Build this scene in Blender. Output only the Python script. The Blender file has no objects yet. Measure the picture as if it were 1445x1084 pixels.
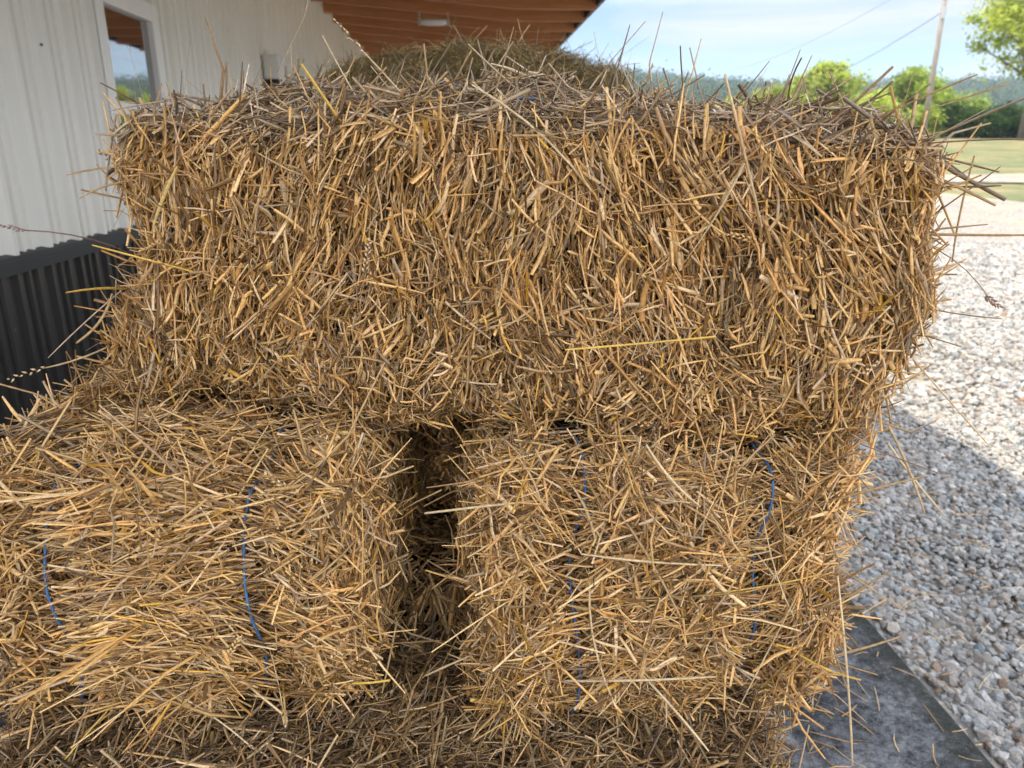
import bpy, bmesh, math, random
import numpy as np
from mathutils import Vector, Matrix

S = bpy.context.scene
COL = S.collection
R = math.radians
rng = np.random.default_rng(7)
random.seed(7)

# ------------------------------------------------------------------ camera, sky, sun, exposure
EYE = 1.45
YAW, PITCH = R(3.65), R(17.6)
FPX = 1050.0
cam_d = bpy.data.cameras.new('camera')
cam = bpy.data.objects.new('camera', cam_d); COL.objects.link(cam)
cam.location = (0, 0, EYE)
cam.rotation_euler = (R(90) - PITCH, 0, -YAW)
cam_d.sensor_width = 36; cam_d.lens = 36 * FPX / 1445
cam_d.clip_start = 0.02; cam_d.clip_end = 6000
cam_d.dof.use_dof = True; cam_d.dof.focus_distance = 0.93; cam_d.dof.aperture_fstop = 7.5
S.camera = cam

S.view_settings.view_transform = 'Standard'
S.view_settings.look = 'None'
S.view_settings.gamma = 1
S.view_settings.exposure = 1.85
S.cycles.use_denoising = True
S.cycles.max_bounces = 8
S.cycles.diffuse_bounces = 5
S.cycles.transparent_max_bounces = 12

SUN_DIR = Vector((-0.36, -0.06, 1.0)).normalized()       # towards the sun
elev = math.asin(SUN_DIR.z); az = math.atan2(SUN_DIR.x, SUN_DIR.y)
world = bpy.data.worlds.new('World'); S.world = world; world.use_nodes = True
nt = world.node_tree; nt.nodes.clear()
wo = nt.nodes.new('ShaderNodeOutputWorld'); bg = nt.nodes.new('ShaderNodeBackground')
sky = nt.nodes.new('ShaderNodeTexSky'); sky.sky_type = 'NISHITA'; sky.sun_disc = False
sky.sun_elevation = elev; sky.sun_rotation = az
sky.air_density = 0.8; sky.dust_density = 0.5; sky.ozone_density = 1.3
tc = nt.nodes.new('ShaderNodeTexCoord')
mp = nt.nodes.new('ShaderNodeMapping'); mp.inputs['Scale'].default_value = (1.0, 1.0, 4.5)
mp.inputs['Location'].default_value = (0.35, 0.2, 0.1)
n1 = nt.nodes.new('ShaderNodeTexNoise'); n1.inputs['Scale'].default_value = 2.3
n1.inputs['Detail'].default_value = 8; n1.inputs['Roughness'].default_value = 0.58
n1.inputs['Distortion'].default_value = 0.4
cr = nt.nodes.new('ShaderNodeValToRGB')
cr.color_ramp.elements[0].position = 0.47; cr.color_ramp.elements[0].color = (0, 0, 0, 1)
cr.color_ramp.elements[1].position = 0.64; cr.color_ramp.elements[1].color = (1, 1, 1, 1)
mx = nt.nodes.new('ShaderNodeMix'); mx.data_type = 'RGBA'
mu = nt.nodes.new('ShaderNodeMath'); mu.operation = 'MULTIPLY'; mu.inputs[1].default_value = 0.92
nt.links.new(tc.outputs['Generated'], mp.inputs['Vector'])
nt.links.new(mp.outputs[0], n1.inputs['Vector'])
nt.links.new(n1.outputs['Fac'], cr.inputs['Fac'])
nt.links.new(cr.outputs['Color'], mu.inputs[0])
nt.links.new(mu.outputs[0], mx.inputs['Factor'])
nt.links.new(sky.outputs[0], mx.inputs['A'])
mx.inputs['B'].default_value = (4.9, 4.95, 5.2, 1)
# unseen bright clouds added above the view to brighten the shaded bales and wall
sp_ = nt.nodes.new('ShaderNodeSeparateXYZ'); nt.links.new(tc.outputs['Generated'], sp_.inputs[0])
mr_ = nt.nodes.new('ShaderNodeMapRange'); mr_.interpolation_type = 'SMOOTHSTEP'
mr_.inputs['From Min'].default_value = 0.15; mr_.inputs['From Max'].default_value = 0.24
nt.links.new(sp_.outputs['Z'], mr_.inputs['Value'])
n2_ = nt.nodes.new('ShaderNodeTexNoise'); n2_.inputs['Scale'].default_value = 1.9; n2_.inputs['Detail'].default_value = 6
nt.links.new(tc.outputs['Generated'], n2_.inputs['Vector'])
cr2 = nt.nodes.new('ShaderNodeValToRGB'); cr2.color_ramp.elements[0].position = 0.34; cr2.color_ramp.elements[1].position = 0.54
nt.links.new(n2_.outputs['Fac'], cr2.inputs['Fac'])
mu2 = nt.nodes.new('ShaderNodeMath'); mu2.operation = 'MULTIPLY'
nt.links.new(mr_.outputs[0], mu2.inputs[0]); nt.links.new(cr2.outputs['Color'], mu2.inputs[1])
mx2 = nt.nodes.new('ShaderNodeMix'); mx2.data_type = 'RGBA'; mx2.inputs['B'].default_value = (20.0, 21.3, 23.8, 1)
nt.links.new(mu2.outputs[0], mx2.inputs['Factor']); nt.links.new(mx.outputs['Result'], mx2.inputs['A'])
nt.links.new(mx2.outputs['Result'], bg.inputs['Color'])
bg.inputs['Strength'].default_value = 0.05
nt.links.new(bg.outputs[0], wo.inputs['Surface'])

sun_d = bpy.data.lights.new('sun', 'SUN'); sun_d.energy = 2.0; sun_d.angle = R(0.53)
sun_d.color = (1.0, 0.88, 0.70)
sun = bpy.data.objects.new('sun', sun_d); COL.objects.link(sun)
sun.rotation_euler = SUN_DIR.to_track_quat('Z', 'Y').to_euler()
sun.location = (-6, 5, 20)

# ------------------------------------------------------------------ helpers
def ray(px, py):
    x = px - 722.5; y = 542 - py
    fwd = FPX * math.cos(PITCH) + y * math.sin(PITCH)
    up = -FPX * math.sin(PITCH) + y * math.cos(PITCH)
    return Vector((x * math.cos(YAW) + fwd * math.sin(YAW), -x * math.sin(YAW) + fwd * math.cos(YAW), up))

def at(px, py, Y):
    d = ray(px, py)
    return Vector((0, 0, EYE)) + d * (Y / d.y)

def terrain(y):
    z = 0.0
    if y > 12: z += 0.045 * (min(y, 62) - 12)
    if y > 62: z += 0.02 * (min(y, 130) - 62)
    return z

def tag(o, label=None, cat=None, group=None, kind=None):
    if label: o['label'] = label
    if cat: o['category'] = cat
    if group: o['group'] = group
    if kind: o['kind'] = kind
    return o

def empty(name, loc=(0, 0, 0), rz=0):
    o = bpy.data.objects.new(name, None); COL.objects.link(o)
    o.location = loc; o.rotation_euler = (0, 0, rz); o.empty_display_size = 0.1
    return o

def link(name, me, mat=None, parent=None, loc=None, rot=None):
    o = bpy.data.objects.new(name, me); COL.objects.link(o)
    if mat is not None and not me.materials: me.materials.append(mat)
    if parent is not None: o.parent = parent
    if loc is not None: o.location = loc
    if rot is not None: o.rotation_euler = rot
    return o

def np_mesh(name, V, F, colors=None, smooth=True):
    """V (n,3), F (m,k) same-size faces; colors per vertex"""
    V = np.asarray(V, dtype=np.float32); F = np.asarray(F, dtype=np.int32)
    me = bpy.data.meshes.new(name)
    k = F.shape[1]
    me.vertices.add(len(V)); me.vertices.foreach_set('co', V.ravel())
    me.loops.add(F.size); me.loops.foreach_set('vertex_index', F.ravel())
    me.polygons.add(len(F))
    me.polygons.foreach_set('loop_start', np.arange(0, F.size, k, dtype=np.int32))
    me.polygons.foreach_set('use_smooth', np.full(len(F), smooth, dtype=bool))
    me.update(calc_edges=True)
    if colors is not None:
        c = np.ones((len(V), 4), dtype=np.float32); c[:, :3] = colors
        at_ = me.color_attributes.new('tint', 'FLOAT_COLOR', 'POINT')
        at_.data.foreach_set('color', c.ravel())
    return me

class MB:
    """collects boxes and tubes into one mesh"""
    def __init__(s): s.v = []; s.f = []
    def box(s, a, b, M=None):
        x0, y0, z0 = a; x1, y1, z1 = b; n = len(s.v)
        for p in ((x0,y0,z0),(x1,y0,z0),(x1,y1,z0),(x0,y1,z0),(x0,y0,z1),(x1,y0,z1),(x1,y1,z1),(x0,y1,z1)):
            s.v.append(tuple(M @ Vector(p)) if M else p)
        for q in ((3,2,1,0),(4,5,6,7),(0,1,5,4),(1,2,6,5),(2,3,7,6),(3,0,4,7)):
            s.f.append([n + i for i in q])
        return s
    def tube(s, pts, rad, sides=8, cap=True):
        pts = [Vector(p) for p in pts]
        if not hasattr(rad, '__len__'): rad = [rad] * len(pts)
        n = len(s.v); u = None
        for i, p in enumerate(pts):
            d = (pts[min(i+1, len(pts)-1)] - pts[max(i-1, 0)]).normalized()
            if u is None: u = d.orthogonal().normalized()
            u = (u - d * u.dot(d)).normalized(); w = d.cross(u)
            for k in range(sides):
                a = 2 * math.pi * k / sides
                s.v.append(tuple(p + (u * math.cos(a) + w * math.sin(a)) * rad[i]))
        for i in range(len(pts) - 1):
            for k in range(sides):
                k2 = (k + 1) % sides
                s.f.append([n+i*sides+k, n+i*sides+k2, n+(i+1)*sides+k2, n+(i+1)*sides+k])
        if cap:
            s.f.append([n + k for k in range(sides)][::-1])
            s.f.append([n + (len(pts)-1)*sides + k for k in range(sides)])
        return s
    def poly(s, pts):
        n = len(s.v); s.v += [tuple(p) for p in pts]; s.f.append(list(range(n, n + len(pts)))); return s
    def extrude(s, pts, d):
        """closed outline pts, pushed by vector d"""
        n = len(s.v); k = len(pts); d = Vector(d)
        s.v += [tuple(Vector(p)) for p in pts] + [tuple(Vector(p) + d) for p in pts]
        s.f.append(list(range(n, n + k))[::-1]); s.f.append(list(range(n + k, n + 2 * k)))
        for i in range(k):
            j = (i + 1) % k; s.f.append([n+i, n+j, n+k+j, n+k+i])
        return s
    def build(s, name, mat, parent=None, smooth=False, bevel=0, loc=None):
        me = bpy.data.meshes.new(name); me.from_pydata(s.v, [], s.f); me.update()
        bm = bmesh.new(); bm.from_mesh(me); bmesh.ops.recalc_face_normals(bm, faces=bm.faces); bm.to_mesh(me); bm.free()
        if smooth:
            for p in me.polygons: p.use_smooth = True
        o = link(name, me, mat, parent, loc)
        if bevel:
            m = o.modifiers.new('bevel', 'BEVEL'); m.width = bevel; m.segments = 2; m.limit_method = 'ANGLE'
        return o

# ------------------------------------------------------------------ materials
def new_mat(name):
    m = bpy.data.materials.new(name); m.use_nodes = True
    t = m.node_tree; b = t.nodes['Principled BSDF']
    return m, t, b

def noise(t, scale, detail=4, rough=0.5, vec=None, dist=0):
    n = t.nodes.new('ShaderNodeTexNoise'); n.inputs['Scale'].default_value = scale
    n.inputs['Detail'].default_value = detail; n.inputs['Roughness'].default_value = rough
    n.inputs['Distortion'].default_value = dist
    if vec is not None: t.links.new(vec, n.inputs['Vector'])
    return n

def objvec(t, scale=(1, 1, 1)):
    g = t.nodes.new('ShaderNodeNewGeometry'); m = t.nodes.new('ShaderNodeMapping')
    m.inputs['Scale'].default_value = scale
    t.links.new(g.outputs['Position'], m.inputs['Vector'])
    return m.outputs[0]

def locvec(t, scale=(1, 1, 1)):
    g = t.nodes.new('ShaderNodeTexCoord'); m = t.nodes.new('ShaderNodeMapping')
    m.inputs['Scale'].default_value = scale
    t.links.new(g.outputs['Object'], m.inputs['Vector'])
    return m.outputs[0]

def ramp(t, fac, stops):
    r = t.nodes.new('ShaderNodeValToRGB'); e = r.color_ramp.elements
    e[0].position, e[0].color = stops[0][0], (*stops[0][1], 1)
    e[1].position, e[1].color = stops[-1][0], (*stops[-1][1], 1)
    for p, c in stops[1:-1]:
        x = e.new(p); x.color = (*c, 1)
    t.links.new(fac, r.inputs['Fac'])
    return r.outputs['Color']

def bump(t, b, h, strength=0.3, dist=0.01):
    n = t.nodes.new('ShaderNodeBump'); n.inputs['Strength'].default_value = strength
    n.inputs['Distance'].default_value = dist
    t.links.new(h, n.inputs['Height']); t.links.new(n.outputs[0], b.inputs['Normal'])

def mixc(t, fac, a, b, mode='MIX'):
    m = t.nodes.new('ShaderNodeMix'); m.data_type = 'RGBA'; m.blend_type = mode
    for key, v in (('Factor', fac), ('A', a), ('B', b)):
        if hasattr(v, 'is_linked') or isinstance(v, bpy.types.NodeSocket): t.links.new(v, m.inputs[key])
        elif key == 'Factor': m.inputs[key].default_value = v
        else: m.inputs[key].default_value = (*v, 1)
    return m.outputs['Result']

def tint_mat(name, rough=0.5, spec=0.4, trans=0.2, nscale=220):
    """vertex-tinted plant material with fine streaks and some light passing through"""
    m, t, b = new_mat(name)
    a = t.nodes.new('ShaderNodeVertexColor'); a.layer_name = 'tint'
    n = noise(t, nscale, 3, 0.6, locvec(t))
    c = mixc(t, 1.0, a.outputs['Color'], ramp(t, n.outputs['Fac'], [(0.3, (0.72, 0.70, 0.66)), (0.7, (1.12, 1.12, 1.12))]), 'MULTIPLY')
    t.links.new(c, b.inputs['Base Color'])
    b.inputs['Roughness'].default_value = rough; b.inputs['Specular IOR Level'].default_value = spec
    tr = t.nodes.new('ShaderNodeBsdfTranslucent'); t.links.new(c, tr.inputs['Color'])
    ms = t.nodes.new('ShaderNodeMixShader'); ms.inputs[0].default_value = trans
    t.links.new(b.outputs[0], ms.inputs[1]); t.links.new(tr.outputs[0], ms.inputs[2])
    t.links.new(ms.outputs[0], t.nodes['Material Output'].inputs['Surface'])
    return m

M = {}
M['straw'] = tint_mat('straw', 0.34, 0.5, 0.03)
M['leaf'] = tint_mat('leaf', 0.6, 0.25, 0.5, 3)

m, t, b = new_mat('twine'); M['twine'] = m
n = noise(t, 400, 2, 0.5, objvec(t))
t.links.new(ramp(t, n.outputs['Fac'], [(0.35, (0.03, 0.09, 0.20)), (0.65, (0.07, 0.16, 0.31))]), b.inputs['Base Color'])
b.inputs['Roughness'].default_value = 0.5
bump(t, b, n.outputs['Fac'], 0.6, 0.001)

def painted(name, c0, c1, rough, streak=True, spec=0.5):
    m, t, b = new_mat(name)
    n = noise(t, 3.0, 6, 0.6, objvec(t, (1, 1, 0.25)))
    n2 = noise(t, 60, 3, 0.6, objvec(t))
    c = ramp(t, n.outputs['Fac'], [(0.3, c0), (0.7, c1)])
    # scattered dirt specks
    v = t.nodes.new('ShaderNodeTexVoronoi'); v.inputs['Scale'].default_value = 4.1
    t.links.new(objvec(t), v.inputs['Vector'])
    sp = ramp(t, v.outputs['Distance'], [(0.018, (1, 1, 1)), (0.030, (0, 0, 0))])
    c = mixc(t, sp, c, (0.10, 0.085, 0.06))
    t.links.new(c, b.inputs['Base Color'])
    b.inputs['Roughness'].default_value = rough; b.inputs['Specular IOR Level'].default_value = spec
    bump(t, b, n2.outputs['Fac'], 0.12, 0.002)
    return m
M['white_steel'] = painted('white_steel', (0.80, 0.775, 0.69), (0.87, 0.845, 0.77), 0.38)
M['black_steel'] = painted('black_steel', (0.015, 0.0145, 0.014), (0.024, 0.0225, 0.021), 0.36)
M['vinyl'] = painted('vinyl', (0.84, 0.83, 0.78), (0.88, 0.87, 0.83), 0.35)
M['cap'] = painted('cap', (0.024, 0.025, 0.026), (0.036, 0.036, 0.036), 0.55)

m, t, b = new_mat('window_glass'); M['glass'] = m
b.inputs['Base Color'].default_value = (0.012, 0.013, 0.014, 1); b.inputs['Roughness'].default_value = 0.03
b.inputs['IOR'].default_value = 3.2; b.inputs['Specular IOR Level'].default_value = 0.9
n = noise(t, 2.0, 2, 0.5, objvec(t)); bump(t, b, n.outputs['Fac'], 0.05, 0.01)

m, t, b = new_mat('rafter_wood'); M['wood'] = m
n = noise(t, 6.0, 6, 0.6, objvec(t, (0.35, 6, 6)), 0.6)
n2 = noise(t, 1.3, 3, 0.5, objvec(t))
c = ramp(t, n.outputs['Fac'], [(0.25, (0.36, 0.14, 0.052)), (0.5, (0.52, 0.23, 0.09)), (0.75, (0.66, 0.33, 0.15))])
c = mixc(t, n2.outputs['Fac'], c, (0.48, 0.20, 0.08), 'MIX')
t.links.new(c, b.inputs['Base Color']); b.inputs['Roughness'].default_value = 0.6
bump(t, b, n.outputs['Fac'], 0.3, 0.004)

m, t, b = new_mat('deck_wood'); M['deck'] = m
n = noise(t, 5.0, 6, 0.6, objvec(t, (6, .35, 6)), 0.6)
t.links.new(ramp(t, n.outputs['Fac'], [(0.3, (0.13, 0.05, 0.022)), (0.7, (0.24, 0.10, 0.042))]), b.inputs['Base Color']); b.inputs['Roughness'].default_value = 0.7
m, t, b = new_mat('roof_steel'); M['roof'] = m
b.inputs['Base Color'].default_value = (0.06, 0.06, 0.065, 1); b.inputs['Roughness'].default_value = 0.4

m, t, b = new_mat('concrete'); M['concrete'] = m
pos = objvec(t)
n = noise(t, 3.4, 8, 0.66, pos, 0.6); n2 = noise(t, 34, 9, 0.82, pos); n3 = noise(t, 210, 2, 0.5, pos)
c = ramp(t, n.outputs['Fac'], [(0.36, (0.028, 0.029, 0.031)), (0.5, (0.075, 0.077, 0.082)), (0.64, (0.17, 0.172, 0.177))])
c = mixc(t, 0.8, c, ramp(t, n2.outputs['Fac'], [(0.40, (0.15, 0.15, 0.15)), (0.60, (2.0, 2.0, 2.0))]), 'MULTIPLY')
sp = ramp(t, n3.outputs['Fac'], [(0.62, (0, 0, 0)), (0.72, (1, 1, 1))])
c = mixc(t, sp, c, (0.30, 0.30, 0.30))
# algae stain along the outer edge of the slab (a real stain on the concrete)
sep = t.nodes.new('ShaderNodeSeparateXYZ'); t.links.new(pos, sep.inputs[0])
add = t.nodes.new('ShaderNodeMath'); add.operation = 'MULTIPLY_ADD'
n4 = noise(t, 26, 6, 0.7, pos); t.links.new(n4.outputs['Fac'], add.inputs[0]); add.inputs[1].default_value = 0.60
t.links.new(sep.outputs['X'], add.inputs[2])
st = ramp(t, add.outputs[0], [(0.0, (0, 0, 0)), (1.0, (1, 1, 1))])
mr = t.nodes.new('ShaderNodeMapRange'); mr.inputs['From Min'].default_value = 1.44; mr.inputs['From Max'].default_value = 1.58; mr.inputs['To Max'].default_value = .8
t.links.new(add.outputs[0], mr.inputs['Value'])
c = mixc(t, mr.outputs[0], c, (0.034, 0.036, 0.026))
t.links.new(c, b.inputs['Base Color']); b.inputs['Roughness'].default_value = 0.95; b.inputs['Specular IOR Level'].default_value = 0.15
bump(t, b, n2.outputs['Fac'], 0.6, 0.006)

m, t, b = new_mat('gravel_ground'); M['gravel'] = m
pos = objvec(t)
v = t.nodes.new('ShaderNodeTexVoronoi'); v.inputs['Scale'].default_value = 42; t.links.new(pos, v.inputs['Vector'])
n = noise(t, 0.5, 6, 0.6, pos)
sc = t.nodes.new('ShaderNodeSeparateColor'); t.links.new(v.outputs['Color'], sc.inputs[0]); v.inputs['Scale'].default_value = 24
c = ramp(t, sc.outputs['Red'], [(0.0, (0.12, 0.108, 0.092)), (0.5, (0.235, 0.21, 0.178)), (1.0, (0.37, 0.335, 0.285))])
c = mixc(t, ramp(t, v.outputs['Distance'], [(0.35, (0, 0, 0)), (0.75, (1, 1, 1))]), c, (0.13, 0.12, 0.11))
c = mixc(t, ramp(t, n.outputs['Fac'], [(0.46, (0, 0, 0)), (0.66, (0.7, 0.7, 0.7))]), c, (0.34, 0.25, 0.15))
t.links.new(c, b.inputs['Base Color']); b.inputs['Roughness'].default_value = 0.9
inv = t.nodes.new('ShaderNodeMath'); inv.operation = 'SUBTRACT'; inv.inputs[0].default_value = 1
t.links.new(v.outputs['Distance'], inv.inputs[1]); bump(t, b, inv.outputs[0], 1.0, 0.015)

m, t, b = new_mat('stone'); M['stone'] = m
a = t.nodes.new('ShaderNodeVertexColor'); a.layer_name = 'tint'
n = noise(t, 160, 5, 0.65, objvec(t))
c = mixc(t, 1.0, a.outputs['Color'], ramp(t, n.outputs['Fac'], [(0.3, (0.65, 0.65, 0.65)), (0.7, (1.15, 1.15, 1.15))]), 'MULTIPLY')
t.links.new(c, b.inputs['Base Color']); b.inputs['Roughness'].default_value = 0.85
bump(t, b, n.outputs['Fac'], 0.5, 0.003)

m, t, b = new_mat('field_grass'); M['grass'] = m
pos = objvec(t)
n = noise(t, 0.30, 7, 0.7, pos); n2 = noise(t, 3.5, 5, 0.7, pos); n3 = noise(t, 30, 3, 0.6, pos)
c = ramp(t, n.outputs['Fac'], [(0.38, (0.23, 0.175, 0.075)), (0.5, (0.14, 0.135, 0.045)), (0.62, (0.075, 0.10, 0.026))])
c = mixc(t, 0.6, c, ramp(t, n2.outputs['Fac'], [(0.3, (0.6, 0.6, 0.55)), (0.7, (1.35, 1.3, 1.2))]), 'MULTIPLY')
t.links.new(c, b.inputs['Base Color']); b.inputs['Roughness'].default_value = 0.9
bump(t, b, n3.outputs['Fac'], 1.0, 0.05)

m, t, b = new_mat('hill_ground'); M['hill'] = m
n = noise(t, 0.01, 5, 0.6, objvec(t))
t.links.new(ramp(t, n.outputs['Fac'], [(0.35, (0.030, 0.050, 0.018)), (0.65, (0.06, 0.085, 0.03))]), b.inputs['Base Color'])
b.inputs['Roughness'].default_value = 0.95

def wood_like(name, c0, c1, scale=8, rough=0.85):
    m, t, b = new_mat(name)
    n = noise(t, scale, 6, 0.65, objvec(t, (1, 1, 0.2)), 0.3)
    t.links.new(ramp(t, n.outputs['Fac'], [(0.3, c0), (0.7, c1)]), b.inputs['Base Color'])
    b.inputs['Roughness'].default_value = rough; bump(t, b, n.outputs['Fac'], 0.6, 0.02)
    return m
M['bark'] = wood_like('bark', (0.09, 0.07, 0.05), (0.21, 0.17, 0.13))
M['pole'] = wood_like('pole_wood', (0.16, 0.135, 0.105), (0.30, 0.26, 0.21))
m, t, b = new_mat('cable'); M['cable'] = m
b.inputs['Base Color'].default_value = (0.05, 0.05, 0.05, 1); b.inputs['Roughness'].default_value = 0.6
m, t, b = new_mat('ceramic_white'); M['lampwhite'] = m
b.inputs['Base Color'].default_value = (0.8, 0.8, 0.78, 1); b.inputs['Roughness'].default_value = 0.3
m, t, b = new_mat('steel_bracket'); M['bracket'] = m
b.inputs['Base Color'].default_value = (0.45, 0.45, 0.44, 1); b.inputs['Roughness'].default_value = 0.45; b.inputs['Metallic'].default_value = 0.5
m, t, b = new_mat('dark_core'); M['core'] = m
n = noise(t, 70, 5, 0.7, locvec(t))
t.links.new(ramp(t, n.outputs['Fac'], [(0.3, (0.05, 0.028, 0.012)), (0.7, (0.20, 0.12, 0.05))]), b.inputs['Base Color'])
b.inputs['Roughness'].default_value = 0.9

# ------------------------------------------------------------------ ground
def ground_sheet():
    ys = [-60, -20, 0, 6, 12, 20, 30, 45, 62, 90, 130, 250, 500, 900, 1500]
    xs = [-900, -300, -100, -40, -15, 0, 15, 40, 100, 300, 900]
    V = [(x, y, terrain(y) - 0.09) for y in ys for x in xs]
    nx = len(xs)
    F = [(j*nx+i, j*nx+i+1, (j+1)*nx+i+1, (j+1)*nx+i) for j in range(len(ys)-1) for i in range(nx-1)]
    o = link('grass_field', np_mesh('grass_field', V, F, smooth=True), M['grass']); tag(o, kind='structure')
ground_sheet()

def wob(x, k=0): return 0.9*math.sin(x*0.7+k) + 0.5*math.sin(x*2.3+1.3*k) + 0.4*math.sin(x*6.1+2*k) + .3*math.sin(x*11.3+k)
def drive():
    V = []; F = []
    def col(x, ylist):
        return [(x, y, terrain(y) - 0.045) for y in ylist]
    xs = np.arange(-30, 61, 0.25)
    cols = []
    for x in xs:
        e = 25.6 + 0.25*wob(x, 1)
        if x > 12.2: e = 15.8 + 0.3*wob(x, 2) + 8.0*math.exp(-(x-12.2)/0.9)
        cols.append(col(x, (-25, 0, 6, 12, min(e, 25.5))))
    for i, c in enumerate(cols):
        V += c
        if i: 
            a = (i-1)*5; b_ = i*5
            for k in range(4): F.append((a+k, b_+k, b_+k+1, a+k+1))
    n0 = len(V); idx = 0
    for x in xs:
        if x < 12.4: continue
        y0 = 22.6 + 0.22*wob(x, 3); y1 = 25.6 + 0.25*wob(x, 1)
        V += [(x, y0, terrain(y0)-0.041), (x, y1, terrain(y1)-0.041)]
        if idx:
            a = n0 + (idx-1)*2; F.append((a, a+2, a+3, a+1))
        idx += 1
    o = link('gravel_drive', np_mesh('gravel_drive', V, F, smooth=True), M['gravel']); tag(o, kind='structure')
drive()

slab = MB().box((-1.6, -1.6, -0.12), (1.28, 17.5, 0.0)).build('porch_slab', M['concrete'], bevel=0.008)
tag(slab, kind='structure')

# crushed stone
def stones():
    phi = (1 + 5 ** 0.5) / 2
    ico = np.array([(-1,phi,0),(1,phi,0),(-1,-phi,0),(1,-phi,0),(0,-1,phi),(0,1,phi),(0,-1,-phi),(0,1,-phi),(phi,0,-1),(phi,0,1),(-phi,0,-1),(-phi,0,1)], dtype=float)
    ico /= np.linalg.norm(ico[0])
    fc = np.array([(0,11,5),(0,5,1),(0,1,7),(0,7,10),(0,10,11),(1,5,9),(5,11,4),(11,10,2),(10,7,6),(7,1,8),(3,9,4),(3,4,2),(3,2,6),(3,6,8),(3,8,9),(4,9,5),(2,4,11),(6,2,10),(8,6,7),(9,8,1)])
    pts = []
    def fill(x0, x1, y0, y1, step, sz):
        gx = np.arange(x0, x1, step); gy = np.arange(y0, y1, step)
        X, Y = np.meshgrid(gx, gy); X = X.ravel() + rng.uniform(-.5, .5, X.size)*step; Y = Y.ravel() + rng.uniform(-.5, .5, Y.size)*step
        keep = (X < 0.80 * Y + 0.85) & (X > 1.285) & (X > 0.30 * Y + 0.15)
        X = X[keep]; Y = Y[keep]
        s = sz * rng.lognormal(0, 0.28, len(X))
        return X, Y, s
    parts = [fill(1.28, 4.2, 0.7, 4.0, 0.0185, 0.0125), fill(1.28, 7.5, 4.0, 8.5, 0.034, 0.018), fill(1.28, 12, 8.5, 11.9, 0.045, 0.021),
             fill(1.28, 1.55, 0.7, 4.0, 0.016, 0.013)]
    X = np.concatenate([p[0] for p in parts]); Y = np.concatenate([p[1] for p in parts]); s = np.concatenate([p[2] for p in parts])
    n = len(X)
    low = 0.010 * np.sin(X*7 + 1.3*Y) * np.sin(Y*5.1) + 0.006 * np.sin(X*19) * np.sin(Y*23)
    Z = -0.043 + low + rng.uniform(0, 0.014, n) - 0.012*(X < 1.34)
    Vv = ico[None] * (1 + rng.uniform(-.3, .3, (n, 12, 1)))
    sc = np.stack([rng.uniform(.75, 1.4, n), rng.uniform(.7, 1.15, n), rng.uniform(.5, .85, n)], 1)[:, None]
    Vv = Vv * sc * s[:, None, None]
    a = rng.uniform(0, 6.28, n); tlt = rng.normal(0, .35, n)
    ca, sa = np.cos(a)[:, None], np.sin(a)[:, None]; ct, st_ = np.cos(tlt)[:, None], np.sin(tlt)[:, None]
    x, y, z = Vv[..., 0], Vv[..., 1], Vv[..., 2]
    x, z = x*ct + z*st_, -x*st_ + z*ct
    x, y = x*ca - y*sa, x*sa + y*ca
    P = np.stack([x + X[:, None], y + Y[:, None], z + Z[:, None]], -1).reshape(-1, 3)
    F = (fc[None] + (np.arange(n)*12)[:, None, None]).reshape(-1, 3)
    g = rng.normal(0.30, 0.075, n).clip(.13, .5); w = rng.normal(0, .018, n)
    C = np.stack([(g + w)*1.05, g, (g - w*0.8)*.92], 1)
    br = rng.random(n) < .02; C[br] = C[br] * np.array([.75, .55, .42])
    C = np.repeat(C, 12, 0)
    o = link('gravel', np_mesh('gravel', P, F, C, smooth=False), M['stone']); tag(o, kind='stuff')
    print('stones', n)
stones()

# ------------------------------------------------------------------ building
WX = -1.6           # wall face
def rib_profile(y0, y1, out, minor):
    """(offset along the wall, stand-off) polyline of a ribbed steel panel"""
    pts = []; y = y0
    while y < y1:
        pts += [(y, 0), (y+0.016, out), (y+0.040, out), (y+0.056, 0)]
        for k in (0.098, 0.158):
            pts += [(y+k-0.008, 0), (y+k-0.002, minor), (y+k+0.012, minor), (y+k+0.018, 0)]
        y += 0.2286
    return pts
def panel(y0, y1, z0, z1, out=0.026, minor=0.012, holes=(), x=WX):
    """ribbed sheet, skipping window openings (ya, yb, za, zb)"""
    pr = rib_profile(y0, y1, out, minor)
    mb = MB()
    for (a, oa), (b_, ob) in zip(pr[:-1], pr[1:]):
        spans = [(z0, z1)]
        for (ya, yb, za, zb) in holes:
            if a < yb and b_ > ya: spans = [(z0, za), (zb, z1)]
        for (s0, s1) in spans:
            mb.poly([(x+oa, a, s0), (x+ob, b_, s0), (x+ob, b_, s1), (x+oa, a, s1)])
    return mb

bld = empty('metal_building', (WX, 8, 0)); bld.location = (0, 0, 0)
tag(bld, 'white ribbed steel building with black wainscot and an open timber porch roof', 'building')
WIN = (3.66, 4.38, 1.36, 2.15)
CAPZ = 1.085
END = 17.5
B0 = -0.02
wm = panel(B0, END, CAPZ - 0.02, 3.30, holes=[WIN])
yy_ = B0 + .075
while yy_ < END:      # washer-head screws beside each rib, in rows
    for zz_ in (1.14, 1.86, 2.7):
        if not (WIN[0]-.05 < yy_ < WIN[1]+.05 and WIN[2]-.05 < zz_ < WIN[3]+.05):
            wm.tube([(WX, yy_, zz_), (WX+.003, yy_, zz_), (WX+.007, yy_, zz_)], [.0085, .0085, .004], 8)
    yy_ += .2286
wm.build('wall', M['white_steel'], bld)
panel(B0, END, 0.0, CAPZ - 0.055, out=0.017, x=WX).build('wainscot', M['black_steel'], bld)
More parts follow.
